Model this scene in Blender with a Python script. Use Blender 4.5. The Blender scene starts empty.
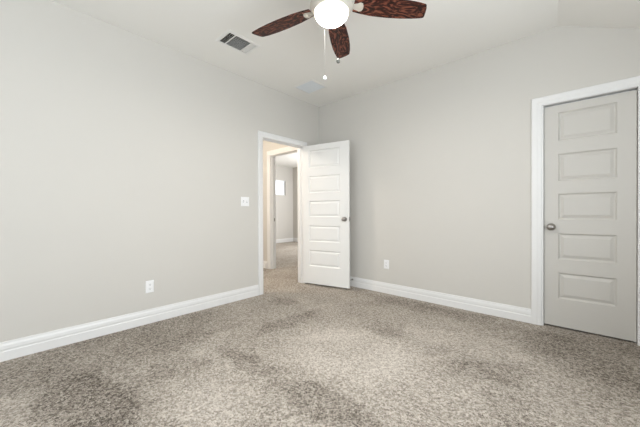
import bpy, bmesh, math, random
from mathutils import Vector, Matrix
random.seed(7)
scn = bpy.context.scene
COL = scn.collection
R = math.radians

# ------------------------------------------------------------------ camera
cam_data = bpy.data.cameras.new('camera')
cam = bpy.data.objects.new('camera', cam_data)
COL.objects.link(cam)
YAW, PITCH, ROLL = 0.738916536, -0.00574384715, -0.00386841906
F = Vector((-math.sin(YAW) * math.cos(PITCH), math.cos(YAW) * math.cos(PITCH), math.sin(PITCH)))
RT = Vector((math.cos(YAW), math.sin(YAW), 0))
UP = RT.cross(F)
R2 = RT * math.cos(ROLL) + UP * math.sin(ROLL)
U2 = UP * math.cos(ROLL) - RT * math.sin(ROLL)
cam.matrix_world = Matrix(((R2.x, U2.x, -F.x, 3.08794639), (R2.y, U2.y, -F.y, -3.3743116),
                           (R2.z, U2.z, -F.z, 1.05855135), (0, 0, 0, 1)))
cam_data.sensor_width = 36
cam_data.lens = 287.162171 / 640 * 36
cam_data.shift_y = 1.014 / 640
cam_data.clip_start = 0.05
scn.camera = cam

# ------------------------------------------------------------------ world, lights, exposure
w = bpy.data.worlds.new('sky'); scn.world = w
w.use_nodes = True
w.node_tree.nodes['Background'].inputs[0].default_value = (0.86, 0.93, 1.0, 1)
w.node_tree.nodes['Background'].inputs[1].default_value = 1.7

def area(name, loc, direction, sx, sy, watts, color):
    l = bpy.data.lights.new(name, 'AREA')
    l.shape = 'RECTANGLE'; l.size = sx; l.size_y = sy; l.energy = watts; l.color = color
    o = bpy.data.objects.new(name, l); COL.objects.link(o)
    o.location = loc
    o.rotation_euler = Vector(direction).to_track_quat('-Z', 'Y').to_euler()
    return o

# daylight entering by the bedroom's right window (behind the camera)
area('daylight_right', (4.03, -2.75, 1.30), (-1, 0, 0.55), 2.2, 1.4, 35, (0.88, 0.945, 1.0))
area('fill_front', (1.75, -5.57, 1.40), (0, 1, 0.5), 2.2, 1.4, 10, (0.88, 0.945, 1.0))  # unseen fill light, added to even out the room
# daylight of the room across the hall, from its own north window
area('daylight_far_room', (-2.4, 3.80, 1.5), (-0.45, -1, 0), 1.6, 1.3, 105, (0.97, 0.98, 1.0))
# the hall's ceiling lamp
hl = bpy.data.lights.new('hall_lamp', 'POINT'); hl.energy = 36; hl.color = (1.0, 0.90, 0.80); hl.shadow_soft_size = 0.12
ho = bpy.data.objects.new('hall_lamp', hl); ho.location = (-0.95, -1.75, 2.45); COL.objects.link(ho)

vs = scn.view_settings
vs.view_transform = 'Standard'; vs.look = 'None'; vs.gamma = 1; vs.use_curve_mapping = False
vs.exposure = 0.61

# ------------------------------------------------------------------ materials
def mat(name, color, rough=0.5, metal=0.0, bump=0.0, bscale=200, spec=0.5, vary=0.0, vscale=3):
    m = bpy.data.materials.new(name); m.use_nodes = True
    nt = m.node_tree; b = nt.nodes['Principled BSDF']
    b.inputs['Base Color'].default_value = (*color, 1)
    b.inputs['Roughness'].default_value = rough
    b.inputs['Metallic'].default_value = metal
    b.inputs['Specular IOR Level'].default_value = spec
    tc = nt.nodes.new('ShaderNodeTexCoord')
    if bump:
        n = nt.nodes.new('ShaderNodeTexNoise'); n.inputs['Scale'].default_value = bscale
        n.inputs['Detail'].default_value = 3
        nt.links.new(tc.outputs['Object'], n.inputs['Vector'])
        bp = nt.nodes.new('ShaderNodeBump'); bp.inputs['Strength'].default_value = bump
        bp.inputs['Distance'].default_value = 0.002
        nt.links.new(n.outputs[0], bp.inputs['Height']); nt.links.new(bp.outputs[0], b.inputs['Normal'])
    if vary:
        n2 = nt.nodes.new('ShaderNodeTexNoise'); n2.inputs['Scale'].default_value = vscale
        nt.links.new(tc.outputs['Object'], n2.inputs['Vector'])
        mx = nt.nodes.new('ShaderNodeMix'); mx.data_type = 'RGBA'
        mx.inputs[6].default_value = (*[c * (1 - vary) for c in color], 1)
        mx.inputs[7].default_value = (*[min(1, c * (1 + vary)) for c in color], 1)
        nt.links.new(n2.outputs[0], mx.inputs[0]); nt.links.new(mx.outputs[2], b.inputs['Base Color'])
    return m

M = {}
M['wall'] = mat('wall_paint', (0.632, 0.61, 0.568), 0.75, bump=0.15, bscale=120, spec=0.3, vary=0.01)
M['ceiling'] = mat('ceiling_paint', (0.86, 0.845, 0.805), 0.85, bump=0.15, bscale=90, spec=0.2)
M['trim'] = mat('trim_paint', (0.80, 0.796, 0.785), 0.38, vary=0.006, vscale=4)
M['door'] = mat('door_paint', (0.80, 0.795, 0.775), 0.42, vary=0.006, vscale=4)
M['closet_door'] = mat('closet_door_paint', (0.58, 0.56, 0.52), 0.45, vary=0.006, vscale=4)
M['nickel'] = mat('satin_nickel', (0.36, 0.34, 0.32), 0.28, metal=1.0, vary=0.05, vscale=60)
M['plastic'] = mat('white_plastic', (0.88, 0.88, 0.88), 0.35, vary=0.01, vscale=40)
M['slot'] = mat('slot_shadow_grey', (0.05, 0.05, 0.05), 0.6, vary=0.05, vscale=80)
M['vent'] = mat('vent_enamel', (0.80, 0.79, 0.76), 0.4, vary=0.02, vscale=30)
M['duct'] = mat('duct_lining', (0.02, 0.02, 0.02), 0.9, vary=0.1, vscale=20)
M['filter'] = mat('filter_media', (0.74, 0.77, 0.79), 0.8, bump=0.2, bscale=150, vary=0.04, vscale=30)
M['fan_metal'] = mat('fan_enamel', (0.54, 0.505, 0.44), 0.45, vary=0.02, vscale=30)
M['bronze'] = mat('fan_bronze', (0.10, 0.07, 0.05), 0.45, metal=0.3, vary=0.1, vscale=30)
M['chain'] = mat('chain_metal', (0.08, 0.077, 0.07), 0.6, metal=0.0, vary=0.03, vscale=80)
M['fob_grey'] = mat('fob_grey', (0.17, 0.17, 0.15), 0.35, metal=0.1, vary=0.05, vscale=60)
M['fob_white'] = mat('fob_white', (0.92, 0.92, 0.90), 0.25, vary=0.02, vscale=60)
M['rubber'] = mat('rubber', (0.75, 0.75, 0.73), 0.7, vary=0.02, vscale=60)
M['blind'] = mat('blind_vinyl', (0.9, 0.9, 0.9), 0.5, vary=0.01, vscale=40)
M['blind'].node_tree.nodes['Principled BSDF'].inputs['Transmission Weight'].default_value = 0.0

# glass pane
g = bpy.data.materials.new('window_glass'); g.use_nodes = True
nt = g.node_tree; nt.nodes.remove(nt.nodes['Principled BSDF'])
tr = nt.nodes.new('ShaderNodeBsdfTransparent'); gl = nt.nodes.new('ShaderNodeBsdfGlossy'); gl.inputs['Roughness'].default_value = 0.02
fr = nt.nodes.new('ShaderNodeFresnel'); mx = nt.nodes.new('ShaderNodeMixShader')
nt.links.new(fr.outputs[0], mx.inputs[0]); nt.links.new(tr.outputs[0], mx.inputs[1]); nt.links.new(gl.outputs[0], mx.inputs[2])
nt.links.new(mx.outputs[0], nt.nodes['Material Output'].inputs[0])
M['glass'] = g

# lit frosted bowl of the fan light
bw = mat('lit_frosted_glass', (0.9, 0.88, 0.84), 0.35, vary=0.01, vscale=20)
nt = bw.node_tree; b = nt.nodes['Principled BSDF']
b.inputs['Emission Color'].default_value = (1.0, 0.87, 0.70, 1)
b.inputs['Emission Strength'].default_value = 1.25
tr = nt.nodes.new('ShaderNodeBsdfTransparent'); mx = nt.nodes.new('ShaderNodeMixShader'); mx.inputs[0].default_value = 0.6
nt.links.new(tr.outputs[0], mx.inputs[1]); nt.links.new(b.outputs[0], mx.inputs[2])
nt.links.new(mx.outputs[0], nt.nodes['Material Output'].inputs[0])
M['bowl'] = bw

# dark burl wood of the fan blades (object x runs along the blade)
wd = bpy.data.materials.new('burl_wood'); wd.use_nodes = True
nt = wd.node_tree; b = nt.nodes['Principled BSDF']; b.inputs['Roughness'].default_value = 0.45; b.inputs['Specular IOR Level'].default_value = 0.2
tc = nt.nodes.new('ShaderNodeTexCoord'); mp = nt.nodes.new('ShaderNodeMapping')
mp.inputs['Scale'].default_value = (0.8, 2.2, 1)
n1 = nt.nodes.new('ShaderNodeTexNoise'); n1.inputs['Scale'].default_value = 5; n1.inputs['Detail'].default_value = 4
n1.inputs['Distortion'].default_value = 1.4
wv = nt.nodes.new('ShaderNodeTexNoise'); wv.inputs['Scale'].default_value = 7.5; wv.inputs['Detail'].default_value = 5
wv.inputs['Distortion'].default_value = 4.5
rp = nt.nodes.new('ShaderNodeValToRGB')
cr = rp.color_ramp
cr.elements[0].position = 0.40; cr.elements[0].color = (0.012, 0.005, 0.004, 1)
cr.elements[1].position = 0.62; cr.elements[1].color = (0.20, 0.066, 0.040, 1)
e = cr.elements.new(0.5); e.color = (0.036, 0.010, 0.007, 1)
nt.links.new(tc.outputs['Object'], mp.inputs['Vector']); nt.links.new(mp.outputs[0], n1.inputs['Vector'])
nt.links.new(mp.outputs[0], wv.inputs['Vector'])
nt.links.new(wv.outputs[0], rp.inputs[0]); nt.links.new(rp.outputs[0], b.inputs['Base Color'])
M['wood'] = wd

# carpet: speckled greige twist pile with flattened, darker patches left by vacuum and feet
def carpet_material(spots):
    m = bpy.data.materials.new('carpet_pile'); m.use_nodes = True
    nt = m.node_tree; L = nt.links.new; b = nt.nodes['Principled BSDF']
    b.inputs['Roughness'].default_value = 0.95; b.inputs['Specular IOR Level'].default_value = 0.1
    tc = nt.nodes.new('ShaderNodeTexCoord')
    def noise(scale, detail=2, dist=0.0):
        n = nt.nodes.new('ShaderNodeTexNoise'); n.inputs['Scale'].default_value = scale
        n.inputs['Detail'].default_value = detail; n.inputs['Distortion'].default_value = dist
        L(tc.outputs['Object'], n.inputs['Vector']); return n.outputs[0]
    def tufts(scale):
        vo = nt.nodes.new('ShaderNodeTexVoronoi'); vo.inputs['Scale'].default_value = scale
        L(tc.outputs['Object'], vo.inputs['Vector'])
        sp = nt.nodes.new('ShaderNodeSeparateColor'); L(vo.outputs['Color'], sp.inputs[0]); return sp.outputs[0]
    def math_(op, a, c=None, clamp=False):
        n = nt.nodes.new('ShaderNodeMath'); n.operation = op; n.use_clamp = clamp
        for i, v in enumerate((a, c)):
            if v is None: continue
            if isinstance(v, (int, float)): n.inputs[i].default_value = v
            else: L(v, n.inputs[i])
        return n.outputs[0]
    fine = noise(240, 1.0); mid = tufts(105); big = noise(2.6, 3, 0.6)
    soft = noise(42, 1.5)
    # warp used to break up the patch outlines
    wn = nt.nodes.new('ShaderNodeTexNoise'); wn.inputs['Scale'].default_value = 5; wn.inputs['Detail'].default_value = 4
    L(tc.outputs['Object'], wn.inputs['Vector'])
    va = nt.nodes.new('ShaderNodeVectorMath'); va.operation = 'MULTIPLY_ADD'
    L(wn.outputs['Color'], va.inputs[0]); va.inputs[1].default_value = (0.3, 0.3, 0); L(tc.outputs['Object'], va.inputs[2])
    total = None
    for (x, y, rx, ry, ang, amp) in spots:
        mp = nt.nodes.new('ShaderNodeMapping'); mp.vector_type = 'TEXTURE'
        mp.inputs['Location'].default_value = (x + 0.15, y + 0.15, 0)
        mp.inputs['Rotation'].default_value = (0, 0, ang); mp.inputs['Scale'].default_value = (rx, ry, 1)
        L(va.outputs[0], mp.inputs['Vector'])
        ln = nt.nodes.new('ShaderNodeVectorMath'); ln.operation = 'LENGTH'; L(mp.outputs[0], ln.inputs[0])
        mr = nt.nodes.new('ShaderNodeMapRange'); mr.interpolation_type = 'SMOOTHSTEP'
        mr.inputs[1].default_value = 0.6; mr.inputs[2].default_value = 1.1
        mr.inputs[3].default_value = amp; mr.inputs[4].default_value = 0
        L(ln.outputs['Value'], mr.inputs[0])
        total = mr.outputs[0] if total is None else math_('ADD', total, mr.outputs[0])
    v = math_('ADD', math_('MULTIPLY', math_('SUBTRACT', fine, 0.5), 1.3), 0.5)
    v = math_('ADD', v, math_('MULTIPLY', math_('SUBTRACT', mid, 0.5), 0.5))
    v = math_('ADD', v, math_('MULTIPLY', math_('SUBTRACT', big, 0.5), 0.35))
    v = math_('ADD', v, math_('MULTIPLY', math_('SUBTRACT', soft, 0.5), 0.45))
    v = math_('SUBTRACT', v, math_('MULTIPLY', total, 1.05), True)
    rp = nt.nodes.new('ShaderNodeValToRGB'); cr = rp.color_ramp
    cr.elements[0].position = 0.0; cr.elements[0].color = CARPET[0]
    cr.elements[1].position = 1.0; cr.elements[1].color = CARPET[2]
    e = cr.elements.new(0.5); e.color = CARPET[1]
    L(v, rp.inputs[0]); L(rp.outputs[0], b.inputs['Base Color'])
    bp = nt.nodes.new('ShaderNodeBump'); bp.inputs['Strength'].default_value = 0.7; bp.inputs['Distance'].default_value = 0.006
    L(math_('ADD', fine, math_('MULTIPLY', mid, 0.6)), bp.inputs['Height']); L(bp.outputs[0], b.inputs['Normal'])
    return m
CARPET = [(0.075, 0.061, 0.049, 1), (0.41, 0.362, 0.308, 1), (0.74, 0.68, 0.61, 1)]
SPOTS = [(1.05, -3.06, 0.52, 0.24, 0.25, 0.20), (0.35, -2.7, 0.5, 1.0, 0.0, 0.13), (1.04, -2.55, 0.24, 0.18, 0.3, 0.11),
         (1.32, -2.20, 0.42, 0.10, 0.05, 0.15), (0.97, -1.50, 0.13, 0.46, 0.05, 0.15), (2.05, -2.18, 0.38, 0.13, 0.1, 0.16),
         (2.62, -1.22, 0.30, 0.15, 0.6, 0.12), (1.8, -1.10, 0.24, 0.10, 0.5, 0.09), (3.25, -0.45, 0.55, 0.55, 0.0, 0.16),
         (1.9, -0.25, 1.1, 0.18, 0.0, 0.12), (0.45, -1.15, 0.22, 0.16, 0.3, 0.10), (2.9, -1.75, 0.3, 0.12, 0.9, 0.10),
         (1.75, -1.60, 0.65, 0.45, 0.3, -0.15), (2.35, -0.85, 0.55, 0.22, 0.2, -0.08), (1.60, -2.58, 0.30, 0.20, 0.4, -0.10), (2.46, -1.62, 0.28, 0.16, 0.8, -0.06)]
M['carpet'] = carpet_material(SPOTS)

# ------------------------------------------------------------------ mesh helpers
def box(bm, x0, x1, y0, y1, z0, z1):
    v = [bm.verts.new(p) for p in ((x0, y0, z0), (x1, y0, z0), (x1, y1, z0), (x0, y1, z0),
                                   (x0, y0, z1), (x1, y0, z1), (x1, y1, z1), (x0, y1, z1))]
    for f in ((3, 2, 1, 0), (4, 5, 6, 7), (0, 1, 5, 4), (1, 2, 6, 5), (2, 3, 7, 6), (3, 0, 4, 7)):
        bm.faces.new([v[i] for i in f])
    return v

def prism(bm, pts, z0, z1, fn=None):
    """extrude a 2-D outline (x, y) between z0 and z1; fn maps (x, y, z) to 3-D"""
    fn = fn or (lambda x, y, z: (x, y, z))
    a = [bm.verts.new(fn(x, y, z0)) for x, y in pts]
    c = [bm.verts.new(fn(x, y, z1)) for x, y in pts]
    n = len(pts)
    bm.faces.new(a[::-1]); bm.faces.new(c)
    for i in range(n):
        bm.faces.new((a[i], a[(i + 1) % n], c[(i + 1) % n], c[i]))

def lathe(bm, prof, seg=40, fn=None):
    """revolve (radius, height) pairs about z; fn maps to 3-D"""
    fn = fn or (lambda x, y, z: (x, y, z))
    rings = []
    for r, z in prof:
        if r < 1e-6:
            rings.append([bm.verts.new(fn(0, 0, z))])
        else:
            rings.append([bm.verts.new(fn(r * math.cos(2 * math.pi * k / seg), r * math.sin(2 * math.pi * k / seg), z)) for k in range(seg)])
    for a, c in zip(rings, rings[1:]):
        for k in range(seg):
            k2 = (k + 1) % seg
            q = [a[k % len(a)], a[k2 % len(a)], c[k2 % len(c)], c[k % len(c)]]
            u = []
            for x in q:
                if x not in u: u.append(x)
            if len(u) > 2: bm.faces.new(u)
    if len(rings[0]) > 1: bm.faces.new(rings[0][::-1])
    if len(rings[-1]) > 1: bm.faces.new(rings[-1])

def tube(bm, p0, p1, r, seg=10):
    p0, p1 = Vector(p0), Vector(p1)
    m = (p1 - p0).to_track_quat('Z', 'Y').to_matrix()
    n = (p1 - p0).length
    lathe(bm, [(r, 0), (r, n)], seg, lambda x, y, z: p0 + m @ Vector((x, y, z)))

def obj(name, bm, material, parent=None, smooth=False, bevel=0.0, loc=None):
    bmesh.ops.remove_doubles(bm, verts=bm.verts, dist=1e-6)
    bmesh.ops.recalc_face_normals(bm, faces=bm.faces)
    me = bpy.data.meshes.new(name); bm.to_mesh(me); bm.free()
    me.materials.append(material)
    if smooth:
        for p in me.polygons: p.use_smooth = True
        me.set_sharp_from_angle(angle=R(38))
    o = bpy.data.objects.new(name, me); COL.objects.link(o)
    if parent: o.parent = parent
    if loc: o.location = loc
    if bevel:
        md = o.modifiers.new('bevel', 'BEVEL'); md.width = bevel; md.segments = 2; md.limit_method = 'ANGLE'
    return o

def thing(name, label, cat, loc=(0, 0, 0), rot=(0, 0, 0), group=None):
    o = bpy.data.objects.new(name, None); COL.objects.link(o)
    o.location = loc; o.rotation_euler = rot; o.empty_display_size = 0.05
    o['label'] = label; o['category'] = cat
    if group: o['group'] = group
    return o

def struct(name, bm, material, label, cat, parent=None, **k):
    o = obj(name, bm, material, parent, **k)
    if not parent:
        o['kind'] = 'structure'; o['label'] = label; o['category'] = cat
    return o

# ------------------------------------------------------------------ the rooms
XR, YF, CH = 4.05, -5.60, 2.74          # right wall, wall behind the camera, flat ceiling
T = 0.115                                # wall thickness
D1 = (-1.105, -0.352, 2.055)             # bedroom doorway in the left wall: y0, y1, head
D2 = (2.808, 3.422, 2.05)                # closet doorway in the back wall: x0, x1, head
D3 = (-1.25, -0.44, 2.14)                # doorway across the hall
HX, RX, RY = -1.75, -4.85, 3.85          # hall west wall, far room west and north walls
SL = 0.478                               # fall of the sloped ceiling
def crease(y): return 2.922 - 0.066 * y
def ceil_z(x, y): return CH - max(0, x - crease(y)) * SL

bm = bmesh.new()
box(bm, RX - 0.1, XR + 0.1, YF - 0.1, RY + 0.1, -0.08, 0.0)
struct('floor', bm, M['carpet'], 'speckled greige cut pile carpet covering the whole floor', 'carpet')

bm = bmesh.new()     # left wall with the doorway
box(bm, -T, 0, YF, D1[0], 0, CH); box(bm, -T, 0, D1[1], T, 0, CH); box(bm, -T, 0, D1[0], D1[1], D1[2], CH)
struct('wall_left', bm, M['wall'], 'long pale greige painted wall with the open doorway at its end', 'wall')

bm = bmesh.new()     # back wall with the closet doorway, its top following the ceiling
def back_seg(x0, x1, z0):
    pts = [(x0, z0), (x1, z0), (x1, ceil_z(x1, 0))]
    if x0 < crease(0) < x1: pts.append((crease(0), CH))
    pts.append((x0, ceil_z(x0, 0)))
    prism(bm, pts, 0, T, lambda x, z, y: (x, y, z))
back_seg(0, D2[0], 0); back_seg(D2[0], D2[1], D2[2]); back_seg(D2[1], XR + T, 0)
struct('wall_back', bm, M['wall'], 'pale greige wall behind the open door, ending at the closet door', 'wall')

bm = bmesh.new()     # right wall with a window opening (behind the camera's shoulder)
y0, y1, z0, z1 = -3.90, -1.60, 0.58, 2.04
box(bm, XR, XR + T, YF, y0, 0, 2.5); box(bm, XR, XR + T, y1, 0, 0, 2.5)
box(bm, XR, XR + T, y0, y1, 0, z0); box(bm, XR, XR + T, y0, y1, z1, 2.5)
struct('wall_right', bm, M['wall'], 'greige exterior wall with a window, under the low ceiling slope', 'wall')

bm = bmesh.new()     # wall behind the camera, with an unseen window opening added for the fill light
x0, x1, z0, z1 = 0.6, 2.9, 0.65, 2.15
box(bm, -T, x0, YF - T, YF, 0, CH); box(bm, x1, XR + T, YF - T, YF, 0, CH)
box(bm, x0, x1, YF - T, YF, 0, z0); box(bm, x0, x1, YF - T, YF, z1, CH)
struct('wall_front', bm, M['wall'], 'greige wall with an added fill light window opposite the closet door', 'wall')

bm = bmesh.new()     # ceiling: flat, then falling towards the right wall
ya, yb = YF - T, T
def slab(quad, t=0.1):
    lo = [bm.verts.new(p) for p in quad]; hi = [bm.verts.new((p[0], p[1], p[2] + t)) for p in quad]
    bm.faces.new(lo[::-1]); bm.faces.new(hi)
    for i in range(len(quad)): bm.faces.new((lo[i], lo[(i + 1) % len(quad)], hi[(i + 1) % len(quad)], hi[i]))
# vent openings are cut as a strip of quads
V1 = (0.478, 0.674, -1.958, -1.660)      # supply register opening x0,x1,y0,y1
V2 = (0.255, 0.560, -0.750, -0.480)      # return grille opening
def holed(x0, x1, y0, y1, hole):
    hx0, hx1, hy0, hy1 = hole
    for q in ((x0, x1, y0, hy0), (x0, x1, hy1, y1), (x0, hx0, hy0, hy1), (hx1, x1, hy0, hy1)):
        slab([(q[0], q[2], CH), (q[1], q[2], CH), (q[1], q[3], CH), (q[0], q[3], CH)])
ym = -1.2
holed(0, 1.0, ya, ym, V1); holed(0, 1.0, ym, yb, V2)
slab([(1.0, ya, CH), (crease(ya), ya, CH), (crease(yb), yb, CH), (1.0, yb, CH)])
xe = XR + T
slab([(crease(ya), ya, CH), (xe, ya, ceil_z(xe, ya)), (xe, yb, ceil_z(xe, yb)), (crease(yb), yb, CH)])
struct('ceiling', bm, M['ceiling'], 'pale flat ceiling that slopes down towards the right wall', 'ceiling')

# --- hall and the room across it
bm = bmesh.new()
box(bm, HX, -T, -2.7, 0, CH, CH + 0.1)
struct('ceiling_hall', bm, M['ceiling'], 'hall ceiling beyond the bedroom doorway', 'ceiling')
bm = bmesh.new()
box(bm, RX - T, 0, 0, RY + T, CH, CH + 0.1)
struct('ceiling_far', bm, M['ceiling'], 'white ceiling of the room across the hall', 'ceiling')
bm = bmesh.new()
box(bm, HX - T, D3[0], 0, T, 0, CH); box(bm, D3[1], -T, 0, T, 0, CH); box(bm, D3[0], D3[1], 0, T, D3[2], CH)
box(bm, RX - T, HX - T, 0, T, 0, CH)
struct('wall_hall_north', bm, M['wall'], 'hall wall pierced by the second doorway', 'wall')
bm = bmesh.new()
box(bm, HX - T, HX, -2.7, 0, 0, CH)
struct('wall_hall_west', bm, M['wall'], 'hall wall facing the bedroom doorway', 'wall')
bm = bmesh.new()
box(bm, HX - T, -T, -2.7 - T, -2.7, 0, CH)
struct('wall_hall_south', bm, M['wall'], 'end wall of the hall', 'wall')
WN = (2.92, 3.49, 1.69, 2.235)         # little high window in the far room: y0,y1,z0,z1
bm = bmesh.new()
box(bm, RX - T, RX, T, WN[0], 0, CH); box(bm, RX - T, RX, WN[1], RY, 0, CH)
box(bm, RX - T, RX, WN[0], WN[1], 0, WN[2]); box(bm, RX - T, RX, WN[0], WN[1], WN[3], CH)
struct('wall_far_west', bm, M['wall'], 'pale wall with the small bright window, seen through both doorways', 'wall')
bm = bmesh.new()
box(bm, RX - T, 0, RY, RY + T, 0, CH)
struct('wall_far_north', bm, M['wall'], 'shaded wall right of the small window across the hall', 'wall')
bm = bmesh.new()
box(bm, -T, 0, T, RY, 0, CH)
struct('wall_far_east', bm, M['wall'], 'side wall of the room across the hall', 'wall')
bm = bmesh.new()     # closet behind the closed door
box(bm, 2.2, 4.05, 0.75, 0.85, 0, 2.5); box(bm, 2.1, 2.2, T, 0.85, 0, 2.5); box(bm, 4.05, 4.165, T, 0.85, 0, 2.5)
box(bm, 2.1, 4.165, T, 0.85, 2.5, 2.6)
struct('wall_closet', bm, M['wall'], 'inside walls of the closet', 'wall')

# ------------------------------------------------------------------ baseboards
BB = [(0, 0), (0.016, 0), (0.016, 0.066), (0.0125, 0.071), (0.0125, 0.080), (0.0145, 0.084),
      (0.0125, 0.108), (0.008, 0.122), (0.007, 0.133), (0.0, 0.135)]
def baseboard(name, runs, label):
    bm = bmesh.new()
    for p0, p1, nrm in runs:            # profile swept from p0 to p1, thickness along nrm
        a = [bm.verts.new((p0[0] + nrm[0] * t, p0[1] + nrm[1] * t, z)) for t, z in BB]
        c = [bm.verts.new((p1[0] + nrm[0] * t, p1[1] + nrm[1] * t, z)) for t, z in BB]
        bm.faces.new(a); bm.faces.new(c[::-1])
        for i in range(len(BB)):
            j = (i + 1) % len(BB); bm.faces.new((a[i], c[i], c[j], a[j]))
    return struct(name, bm, M['trim'], label, 'baseboard')
CW = 0.070                               # casing width
baseboard('baseboard_left', [((0, YF), (0, D1[0] - CW), (1, 0)), ((0, D1[1] + CW + .01), (0, 0), (1, 0))],
          'white moulded baseboard along the long left wall')
baseboard('baseboard_back', [((0.016, 0), (D2[0] - .073, 0), (0, -1)), ((D2[1] + CW, 0), (XR, 0), (0, -1))],
          'white moulded baseboard between the open door and the closet door')
baseboard('baseboard_right', [((XR, -0.016), (XR, YF), (-1, 0))], 'white moulded baseboard under the right wall window')
baseboard('baseboard_hall', [((HX, 0), (D3[0] - CW - .03, 0), (0, -1)), ((HX, -2.7), (HX, -0.016), (1, 0))],
          'white baseboard in the hall beside the second doorway')
baseboard('baseboard_far', [((RX, T), (RX, RY), (1, 0)), ((RX + .016, RY), (0 - T, RY), (0, -1))],
          'white baseboard at the back of the room across the hall')

# ------------------------------------------------------------------ door casings and jambs
CP = [(0, 0), (0, 0.010), (0.006, 0.013), (0.022, 0.014), (0.030, 0.018), (0.058, 0.020), (0.066, 0.019), (CW, 0.015), (CW, 0)]
def casing(bm, a0, a1, head, cw, fn):
    """mitred casing round an opening a0..a1 x 0..head; profile (offset from the opening, thickness); fn(a, t, z)"""
    k = cw / CW
    loops = []
    for (a, z, sa, sz) in ((a0, 0, -1, 0), (a0, head, -1, 1), (a1, head, 1, 1), (a1, 0, 1, 0)):
        loops.append([bm.verts.new(fn(a + sa * o * k, t, z + sz * o * k)) for o, t in CP])
    for l0, l1 in zip(loops, loops[1:]):
        for i in range(len(CP)):
            j = (i + 1) % len(CP); bm.faces.new((l0[i], l1[i], l1[j], l0[j]))
    bm.faces.new(loops[0]); bm.faces.new(loops[-1][::-1])
def jambs(bm, a0, a1, head, t, fn, stop=None, lin=.006, lin1=.006):
    """lining 18 mm into the wall opening plus a door stop; fn(a, depth, z) with depth 0..t"""
    def bx(p0, p1):
        c = [fn(*p0), fn(*p1)]
        box(bm, *[f(c[0][i], c[1][i]) for i in range(3) for f in (min, max)])
    e = 0.004
    bx((a0 - .001, -e, 0), (a0 + lin, t + e, head)); bx((a1 - lin1, -e, 0), (a1 + .001, t + e, head))
    bx((a0, -e, head - .006), (a1, t + e, head + .001))
    if stop:
        s0, s1 = stop
        bx((a0, s0, 0), (a0 + .018, s1, head)); bx((a1 - .018, s0, 0), (a1, s1, head)); bx((a0, s0, head - .018), (a1, s1, head))

bm = bmesh.new()
fn = lambda a, t, z: (t, a, z)
casing(bm, D1[0] + .004, D1[1] - .004, D1[2] - .002, CW, fn)
casing(bm, D1[0] + .004, D1[1] - .004, D1[2] - .002, CW, lambda a, t, z: (-T - t, a, z))
jambs(bm, D1[0], D1[1], D1[2], T, lambda a, d, z: (-d, a, z), (0.045, 0.080))
tr1 = struct('trim_1', bm, M['trim'], 'white casing and jambs around the open bedroom doorway', 'door casing')

bm = bmesh.new()
casing(bm, D2[0] + .004, D2[1] - .004, D2[2] - .002, 0.077, lambda a, t, z: (a, -t, z))
jambs(bm, D2[0], D2[1], D2[2], T, lambda a, d, z: (a, d, z), (0.062, 0.095), 0.0175, 0.005)
struct('trim_2', bm, M['trim'], 'white casing and jambs around the closed closet door', 'door casing')

bm = bmesh.new()
casing(bm, D3[0] + .004, D3[1] - .004, D3[2] - .002, 0.09, lambda a, t, z: (a, -t, z))
casing(bm, D3[0] + .004, D3[1] - .004, D3[2] - .002, 0.09, lambda a, t, z: (a, T + t, z))
jambs(bm, D3[0], D3[1], D3[2], T, lambda a, d, z: (a, d, z), (0.030, 0.065))
tr3 = struct('trim_3', bm, M['trim'], 'white casing and jambs of the second doorway seen across the hall', 'door casing')
bm = bmesh.new()
box(bm, D3[0] + .006, D3[0] + .0075, 0.078, 0.104, 0.90, 0.96)
obj('strike_plate', bm, M['nickel'], tr3)['label'] = 'dark metal strike plate'

# ------------------------------------------------------------------ five-panel doors
PAN = [(0.255, 0.490), (0.613, 0.848), (0.973, 1.208), (1.323, 1.570), (1.690, 1.945)]
def panel_door(name, W, H, px0, px1, label, material='door'):
    """leaf in x 0..W, y 0..th (y=0 faces the camera side), z 0..H"""
    th = 0.035
    bm = bmesh.new()
    zs = sorted({0, H, *[z for p in PAN for z in p]})
    xs = [0, px0, px1, W]
    for yf, s in ((0.0, 1), (th, -1)):
        for i in range(3):
            for za, zb in zip(zs, zs[1:]):
                if i == 1 and (za, zb) in PAN:
                    prev = None
                    for ins, dep in ((0, 0), (0.003, 0.006), (0.012, 0.013), (0.018, 0.013), (0.040, 0.004)):
                        x0, x1, z0, z1 = xs[1] + ins, xs[2] - ins, za + ins, zb - ins
                        y = yf + s * dep
                        ring = [bm.verts.new(p) for p in ((x0, y, z0), (x1, y, z0), (x1, y, z1), (x0, y, z1))]
                        if prev:
                            for k in range(4):
                                bm.faces.new((prev[k], prev[(k + 1) % 4], ring[(k + 1) % 4], ring[k]))
                        prev = ring
                    bm.faces.new(prev)
                else:
                    bm.faces.new([bm.verts.new(p) for p in ((xs[i], yf, za), (xs[i + 1], yf, za), (xs[i + 1], yf, zb), (xs[i], yf, zb))])
    for za, zb in zip(zs, zs[1:]):
        for x in (0, W):
            bm.faces.new([bm.verts.new(p) for p in ((x, 0, za), (x, th, za), (x, th, zb), (x, 0, zb))])
    for i in range(3):
        for z in (0, H):
            bm.faces.new([bm.verts.new(p) for p in ((xs[i], 0, z), (xs[i + 1], 0, z), (xs[i + 1], th, z), (xs[i], th, z))])
    o = struct(name, bm, M[material], label, 'door')
    return o

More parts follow.
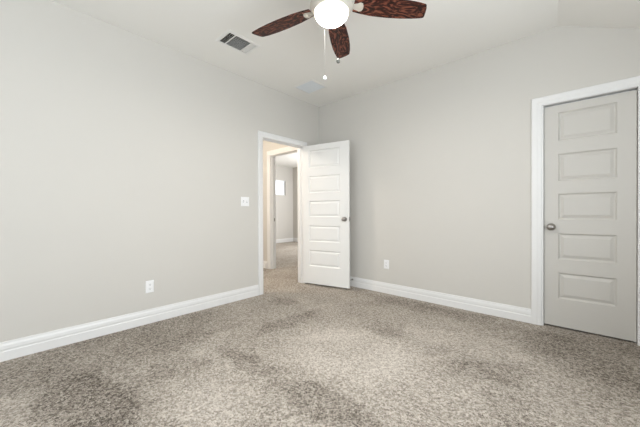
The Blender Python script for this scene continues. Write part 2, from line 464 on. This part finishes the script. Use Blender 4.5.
def knob(parent, x, z, side, oval=1.0):
    """rose, neck and rounded knob; side -1 stands out of y=0, +1 out of y=0.035"""
    y0 = 0 if side < 0 else 0.035
    f = lambda u, v, h: (x + u, y0 + side * h, z + v)
    bm = bmesh.new()
    lathe(bm, [(0, 0.0), (0.033, 0.0), (0.033, 0.004), (0.029, 0.009), (0.014, 0.012), (0.0, 0.012)], 32, f)
    rose = obj('rose', bm, M['nickel'], parent, True)
    bm = bmesh.new()
    f2 = lambda u, v, h: (x + u * oval, y0 + side * h, z + v)
    lathe(bm, [(0, 0.010), (0.011, 0.010), (0.010, 0.026), (0.014, 0.031), (0.023, 0.036), (0.0285, 0.045),
               (0.0275, 0.054), (0.021, 0.062), (0.010, 0.066), (0, 0.067)], 32, f2)
    k = obj('door_knob', bm, M['nickel'], parent, True)
    k['label'] = 'satin nickel door knob'
    return k

# open leaf of the bedroom door, hinged on the far jamb, swung into the room
W1 = 0.737
door1 = panel_door('door_1', W1, 2.020, 0.098, 0.600, 'white five panel bedroom door standing open against the corner')
th = R(103.0)
# local x runs from hinge to latch; the closed leaf points to -y
ang = th - math.pi / 2
hx, hy = 0.008, -0.348
# visible (hall-side) face lies 43 mm from the hinge pin
nx, ny = math.sin(ang), -math.cos(ang)
door1.location = (hx + nx * 0.043 + math.cos(ang) * 0.013, hy + ny * 0.043 + math.sin(ang) * 0.013, 0.026)
door1.rotation_euler = (0, 0, ang)
knob(door1, W1 - 0.062, 0.945, -1); knob(door1, W1 - 0.062, 0.945, 1)
bm = bmesh.new(); box(bm, W1, W1 + .0018, 0.005, 0.030, 0.915, 0.975); box(bm, W1, W1 + 0.010, 0.011, 0.024, 0.936, 0.954)
obj('latch', bm, M['nickel'], door1)['label'] = 'nickel latch plate'
for z in (0.20, 1.02, 1.84):
    bm = bmesh.new()
    box(bm, -.002, 0.0, 0.004, 0.034, z - .045, z + .045)
    tube(bm, (-.004, 0.0405, z - .045), (-.004, 0.0405, z + .045), 0.0055, 12)
    obj('hinge', bm, M['nickel'], door1)

# closed closet door
W2 = 0.585
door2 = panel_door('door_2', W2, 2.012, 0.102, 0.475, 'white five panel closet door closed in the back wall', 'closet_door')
door2.location = (2.8285, 0.022, 0.016)
knob(door2, 0.052, 0.905, -1, 1.18)

# ------------------------------------------------------------------ little window across the hall
bm = bmesh.new()
y0, y1, z0, z1 = WN
f = 0.03
xa, xb = RX - 0.085, RX - 0.045
box(bm, xa, xb, y0, y1, z0, z0 + f); box(bm, xa, xb, y0, y1, z1 - f, z1)
box(bm, xa, xb, y0, y0 + f, z0 + f, z1 - f); box(bm, xa, xb, y1 - f, y1, z0 + f, z1 - f)
win = struct('window_1', bm, M['trim'], 'small high bright window with a blind in the room across the hall', 'window')
bm = bmesh.new(); box(bm, RX - 0.068, RX - 0.064, y0 + f, y1 - f, z0 + f, z1 - f)
obj('pane', bm, M['glass'], win)
bm = bmesh.new()
box(bm, RX - 0.040, RX - 0.006, y0 + .004, y1 - .004, z1 - 0.035, z1 - 0.002)
for k in range(10):
    z = z1 - 0.06 - k * 0.046
    c = [(RX - 0.042, z + .006), (RX - 0.004, z - .006), (RX - 0.004, z - .008), (RX - 0.042, z + .004)]
    prism(bm, c, y0 + .006, y1 - .006, lambda x, z, y: (x, y, z))
obj('blind', bm, M['blind'], win)

# ------------------------------------------------------------------ wall plates
def plate(name, label, cat, loc, rz, w_, h_, group=None):
    t = thing(name, label, cat, loc, (0, 0, rz), group)
    bm = bmesh.new()
    pts = [(-w_ / 2, -h_ / 2), (w_ / 2, -h_ / 2), (w_ / 2, h_ / 2), (-w_ / 2, h_ / 2)]
    # plate stands on the wall plane y=0 and faces -y, edges rolled
    k = 0.005
    a = [bm.verts.new((x, 0, z)) for x, z in pts]
    c = [bm.verts.new((x, -0.003, z)) for x, z in pts]
    d = [bm.verts.new((x - math.copysign(k, x), -0.006, z - math.copysign(k, z))) for x, z in pts]
    bm.faces.new(a); bm.faces.new(d)
    for u, v in ((a, c), (c, d)):
        for i in range(4): bm.faces.new((u[i], u[(i + 1) % 4], v[(i + 1) % 4], v[i]))
    obj('cover_plate', bm, M['plastic'], t)
    return t
def outlet(label, loc, rz):
    t = plate('electrical_outlet', label, 'outlet', loc, rz, 0.072, 0.116, None)
    for s in (-1, 1):
        bm = bmesh.new()
        z = s * 0.0195
        pts = [(0.0165 * math.cos(q), 0.0165 * math.sin(q)) for q in [2 * math.pi * i / 28 for i in range(28)]]
        pts = [(x, max(-0.0135, min(0.0135, y))) for x, y in pts]
        prism(bm, pts, -0.008, -0.005, lambda x, zz, y: (x, y, z + zz))
        r = obj('receptacle', bm, M['plastic'], t)
        bm = bmesh.new()
        box(bm, -.0075, -.0050, -.0084, -.0078, z - .001, z + .0075); box(bm, .0050, .0075, -.0084, -.0078, z - .001, z + .0075)
        tube(bm, (0, -.0078, z - .0075), (0, -.0084, z - .0075), 0.0028, 12)
        obj('slot', bm, M['slot'], r)['label'] = 'dark plug slots'
    bm = bmesh.new(); tube(bm, (0, -.0055, 0), (0, -.0068, 0), 0.0032, 12)
    obj('screw', bm, M['plastic'], t)
    return t
outlet('white double electrical outlet low on the long left wall', (0, -2.435, 0.352), R(90))
outlet('white double electrical outlet low on the wall right of the open door', (1.192, 0, 0.378), 0)

sw = plate('light_switch', 'white two toggle light switch plate beside the open doorway', 'light switch', (0, -1.365, 1.202), R(90), 0.116, 0.116)
for s, up in ((-1, -1), (1, 1)):
    bm = bmesh.new()
    box(bm, s * .023 - .005, s * .023 + .005, -.0066, -.0055, -.012, .012)
    slot = obj('toggle_slot', bm, M['slot'], sw)
    bm = bmesh.new()
    pr = [(-.006, -.006), (-.006, .006), (-.017, up * .010 + .003), (-.017, up * .010 - .003)]
    prism(bm, pr, s * .023 - .0042, s * .023 + .0042, lambda y, z, x: (x, y, z))
    obj('toggle', bm, M['plastic'], sw)
bm = bmesh.new()
bm.free()
for s in (-1, 1):
    for z in (-.030, .030):
        bm = bmesh.new(); tube(bm, (s * .023, -.0055, z), (s * .023, -.0068, z), 0.003, 10)
        obj('screw', bm, M['plastic'], sw)

# ------------------------------------------------------------------ spring door stop on the back baseboard
ds = thing('door_stop', 'small spring door stop on the baseboard beside the open door edge', 'door stop', (0.655, -0.0145, 0.100), (0, 0, 0))
bm = bmesh.new(); lathe(bm, [(0, 0), (0.011, 0), (0.011, 0.004), (0.006, 0.008), (0, 0.008)], 20, lambda x, y, z: (x, -z, y))
obj('base', bm, M['nickel'], ds, True)
bm = bmesh.new()
n, seg = 120, 6
prev = None
for i in range(n + 1):
    a = 2 * math.pi * 10 * i / n
    c = Vector((0.0055 * math.cos(a), -0.007 - 0.055 * i / n, 0.0055 * math.sin(a)))
    tdir = Vector((-math.sin(a), -0.05, math.cos(a))).normalized()
    rad = Vector((math.cos(a), 0, math.sin(a))); bn = tdir.cross(rad)
    ring = [bm.verts.new(c + (rad * math.cos(2 * math.pi * k / seg) + bn * math.sin(2 * math.pi * k / seg)) * 0.0013) for k in range(seg)]
    if prev:
        for k in range(seg): bm.faces.new((prev[k], prev[(k + 1) % seg], ring[(k + 1) % seg], ring[k]))
    prev = ring
obj('spring', bm, M['nickel'], ds, True)['label'] = 'metal coil spring'
bm = bmesh.new(); lathe(bm, [(0, 0.060), (0.0075, 0.060), (0.008, 0.070), (0.006, 0.076), (0, 0.077)], 20, lambda x, y, z: (x, -z, y))
obj('bumper', bm, M['rubber'], ds, True)['label'] = 'white rubber tip'

# ------------------------------------------------------------------ ceiling registers
def frame_mesh(bm, x0, x1, y0, y1, wd, z):
    """bevelled flange round an opening, hanging just under the ceiling plane z"""
    rings = []
    for o, dz in ((-0.002, 0.0), (-0.002, -0.006), (wd * .55, -0.007), (wd, -0.002), (wd, 0.0)):
        rings.append([bm.verts.new(p) for p in ((x0 - o, y0 - o, z + dz), (x1 + o, y0 - o, z + dz), (x1 + o, y1 + o, z + dz), (x0 - o, y1 + o, z + dz))])
    n = len(rings)
    for i in range(n):
        a, c = rings[i], rings[(i + 1) % n]
        for k in range(4): bm.faces.new((a[k], a[(k + 1) % 4], c[(k + 1) % 4], c[k]))
def duct_box(bm, x0, x1, y0, y1, z0, z1):
    for q in (((x0, y0), (x1, y0)), ((x1, y0), (x1, y1)), ((x1, y1), (x0, y1)), ((x0, y1), (x0, y0))):
        (ax, ay), (bx_, by) = q
        bm.faces.new([bm.verts.new(p) for p in ((ax, ay, z0), (bx_, by, z0), (bx_, by, z1), (ax, ay, z1))])
    bm.faces.new([bm.verts.new(p) for p in ((x0, y0, z1), (x1, y0, z1), (x1, y1, z1), (x0, y1, z1))])
def louver(bm, axis, c, a0, a1, wid, tilt, z):
    """thin blade running along an axis ('x' or 'y'), centred at c on the other, tilted"""
    s, co = math.sin(tilt) * wid / 2, math.cos(tilt) * wid / 2
    t = 0.001
    pr = [(c - co, z - s - t), (c + co, z + s - t), (c + co, z + s + t), (c - co, z - s + t)]
    if axis == 'x': prism(bm, pr, a0, a1, lambda q, zz, a: (a, q, zz))
    else: prism(bm, pr, a0, a1, lambda q, zz, a: (q, a, zz))

def local(v, cx, cy): return (v[0] - cx, v[1] - cx, v[2] - cy, v[3] - cy)
cx, cy = (V1[0] + V1[1]) / 2, (V1[2] + V1[3]) / 2
v = local(V1, cx, cy)
vent = thing('ceiling_vent', 'white three way louvered air register on the ceiling left of the fan', 'vent', (cx, cy, CH))
bm = bmesh.new(); frame_mesh(bm, *v, 0.028, 0)
# two cross bars that divide the face
for yy in (v[2] + 0.063, v[3] - 0.063): box(bm, v[0], v[1], yy - .005, yy + .005, -0.006, -0.002)
obj('frame', bm, M['vent'], vent)
bm = bmesh.new(); duct_box(bm, *v, 0.0, 0.09); obj('duct', bm, M['duct'], vent)
bm = bmesh.new()
for k in range(3): louver(bm, 'x', v[2] + 0.010 + k * 0.020, v[0], v[1], 0.017, R(43), 0.004)
obj('louver_bank', bm, M['vent'], vent)
bm = bmesh.new()
for k in range(9): louver(bm, 'y', v[0] + 0.010 + k * 0.022, v[2] + 0.066, v[3] - 0.066, 0.017, R(-54), 0.004)
obj('louver_bank', bm, M['vent'], vent)
bm = bmesh.new()
for k in range(3): louver(bm, 'x', v[3] - 0.010 - k * 0.020, v[0], v[1], 0.014, R(-32), 0.004)
obj('louver_bank', bm, M['vent'], vent)

cx, cy = (V2[0] + V2[1]) / 2, (V2[2] + V2[3]) / 2
v = local(V2, cx, cy)
ret = thing('return_air_grille', 'square bluish white return air grille on the ceiling near the corner', 'vent', (cx, cy, CH))
bm = bmesh.new(); frame_mesh(bm, *v, 0.020, 0); obj('frame', bm, M['vent'], ret)
bm = bmesh.new(); duct_box(bm, *v, 0.0, 0.025); obj('filter', bm, M['filter'], ret)['label'] = 'bluish filter behind the slats'
bm = bmesh.new()
for k in range(20): louver(bm, 'x', v[2] + 0.007 + k * 0.0135, v[0], v[1], 0.012, R(-30), 0.003)
obj('louver_bank', bm, M['filter'], ret)

# ------------------------------------------------------------------ ceiling fan with light
FX, FY, BZ = 1.853, -1.898, 2.45
fan = thing('ceiling_fan', 'ceiling fan with five dark burl wood blades and a lit bowl light', 'ceiling fan', (FX, FY, CH))
def rel(z): return z - CH
bm = bmesh.new(); lathe(bm, [(0, 0), (0.072, 0), (0.070, -0.02), (0.050, -0.05), (0.022, -0.065), (0, -0.065)], 48)
obj('canopy', bm, M['fan_metal'], fan, True)
bm = bmesh.new(); lathe(bm, [(0.0127, -0.06), (0.0127, -0.16)], 24); obj('downrod', bm, M['fan_metal'], fan, True)
bm = bmesh.new()
lathe(bm, [(0, -0.145), (0.03, -0.148), (0.085, -0.165), (0.118, -0.195), (0.128, -0.23), (0.128, -0.262), (0.118, -0.280), (0.09, -0.288), (0, -0.288)], 56)
obj('motor_housing', bm, M['fan_metal'], fan, True)
bm = bmesh.new()
lathe(bm, [(0, -0.286), (0.075, -0.286), (0.085, -0.292), (0.138, -0.298), (0.144, -0.304), (0.1425, -0.312), (0.119, -0.348), (0.116, -0.350), (0.113, -0.347), (0.113, -0.338), (0, -0.336)], 64)
obj('light_fitter', bm, M['fan_metal'], fan, True)['label'] = 'off-white ring holding the glass bowl'
bm = bmesh.new()
prof = [(0.1125, -0.340)]
for i in range(1, 17):
    a = math.pi / 2 * i / 16
    prof.append((0.1125 * math.cos(a) if i < 16 else 0, -0.345 - 0.078 * math.sin(a)))
lathe(bm, prof, 64)
obj('glass_bowl', bm, M['bowl'], fan, True)['label'] = 'frosted glass bowl, lit bright white'

fl = bpy.data.lights.new('bowl_lamp', 'AREA'); fl.shape = 'DISK'; fl.size = 0.17; fl.energy = 34; fl.color = (1.0, 0.96, 0.92)
flo = bpy.data.objects.new('bowl_lamp', fl); COL.objects.link(flo); flo.parent = fan; flo.location = (0, 0, -0.352)

OUT = [(0.15, 0.042), (0.20, 0.053), (0.28, 0.065), (0.40, 0.071), (0.50, 0.070), (0.58, 0.065), (0.635, 0.058), (0.655, 0.054), (0.663, 0.048),
       (0.663, 0.040), (0.658, 0.010), (0.650, -0.020), (0.640, -0.042), (0.632, -0.047), (0.58, -0.058), (0.50, -0.066), (0.40, -0.069),
       (0.28, -0.064), (0.20, -0.051), (0.15, -0.040)]
def blade_mesh():
    bm = bmesh.new()
    prism(bm, [(x * 1.004, y * (1.10 if y > 0 else 1.04)) for x, y in OUT], -0.003, 0.003)
    return bm
def iron_mesh():
    bm = bmesh.new()
    out = [(0.100, -0.020), (0.150, -0.017), (0.175, -0.024), (0.192, -0.032), (0.208, -0.027), (0.216, -0.011),
           (0.216, 0.011), (0.208, 0.027), (0.192, 0.032), (0.175, 0.024), (0.150, 0.017), (0.100, 0.020)]
    prism(bm, out, -0.012, -0.0035)
    for x, y in ((0.198, -0.015), (0.198, 0.015), (0.180, 0)): tube(bm, (x, y, -0.0125), (x, y, -0.0145), 0.006, 12)
    return bm
PITCHB = R(9.5)
bl0 = obj('blade', blade_mesh(), M['wood'], fan, bevel=0.002)
ir0 = obj('blade_iron', iron_mesh(), M['fan_metal'], bl0, bevel=0.002)
ir0['label'] = 'off-white metal blade bracket'
for k in range(5):
    if k == 0: o = bl0
    else:
        o = bl0.copy(); COL.objects.link(o); o.parent = fan
        c = ir0.copy(); COL.objects.link(c); c.parent = o
    a = R(48 + 72 * k)
    o.location = (0, 0, rel(BZ))
    o.rotation_euler = (Matrix.Rotation(a, 3, 'Z') @ Matrix.Rotation(-PITCHB, 3, 'X')).to_euler()

def chain(x, y, ztop, zbot, fobm, label, drop):
    bm = bmesh.new()
    p = Vector((x - FX, y - FY, 0))
    tube(bm, (p.x, p.y, rel(ztop)), (p.x, p.y, rel(zbot)), 0.0005, 6)
    z = ztop
    while z > zbot:
        bmesh.ops.create_icosphere(bm, subdivisions=1, radius=0.0009, matrix=Matrix.Translation((p.x, p.y, rel(z))))
        z -= 0.0062
    # short arm from the fitter to the chain
    d = p.normalized() * 0.136
    tube(bm, (d.x, d.y, rel(ztop) + .002), (p.x, p.y, rel(ztop)), 0.003, 8)
    c = obj('pull_chain', bm, M['chain'], fan)
    bm = bmesh.new()
    lathe(bm, [(0, 0.016), (0.004, 0.015), (0.006, 0.010), (0.0115, 0.004), (0.0125, -0.002), (0.010, -0.009), (0.004, -0.0125), (0, -0.013)], 20,
          lambda a, b_, z: (p.x + a, p.y + b_, rel(zbot) + z))
    fb = obj('fob', bm, fobm, c, True); fb['label'] = label
chain(1.9775, -1.983, 2.41, 1.994, M['fob_grey'], 'grey pull fob', 0)
chain(1.745, -1.843, 2.41, 2.010, M['fob_white'], 'white pull fob', 0)
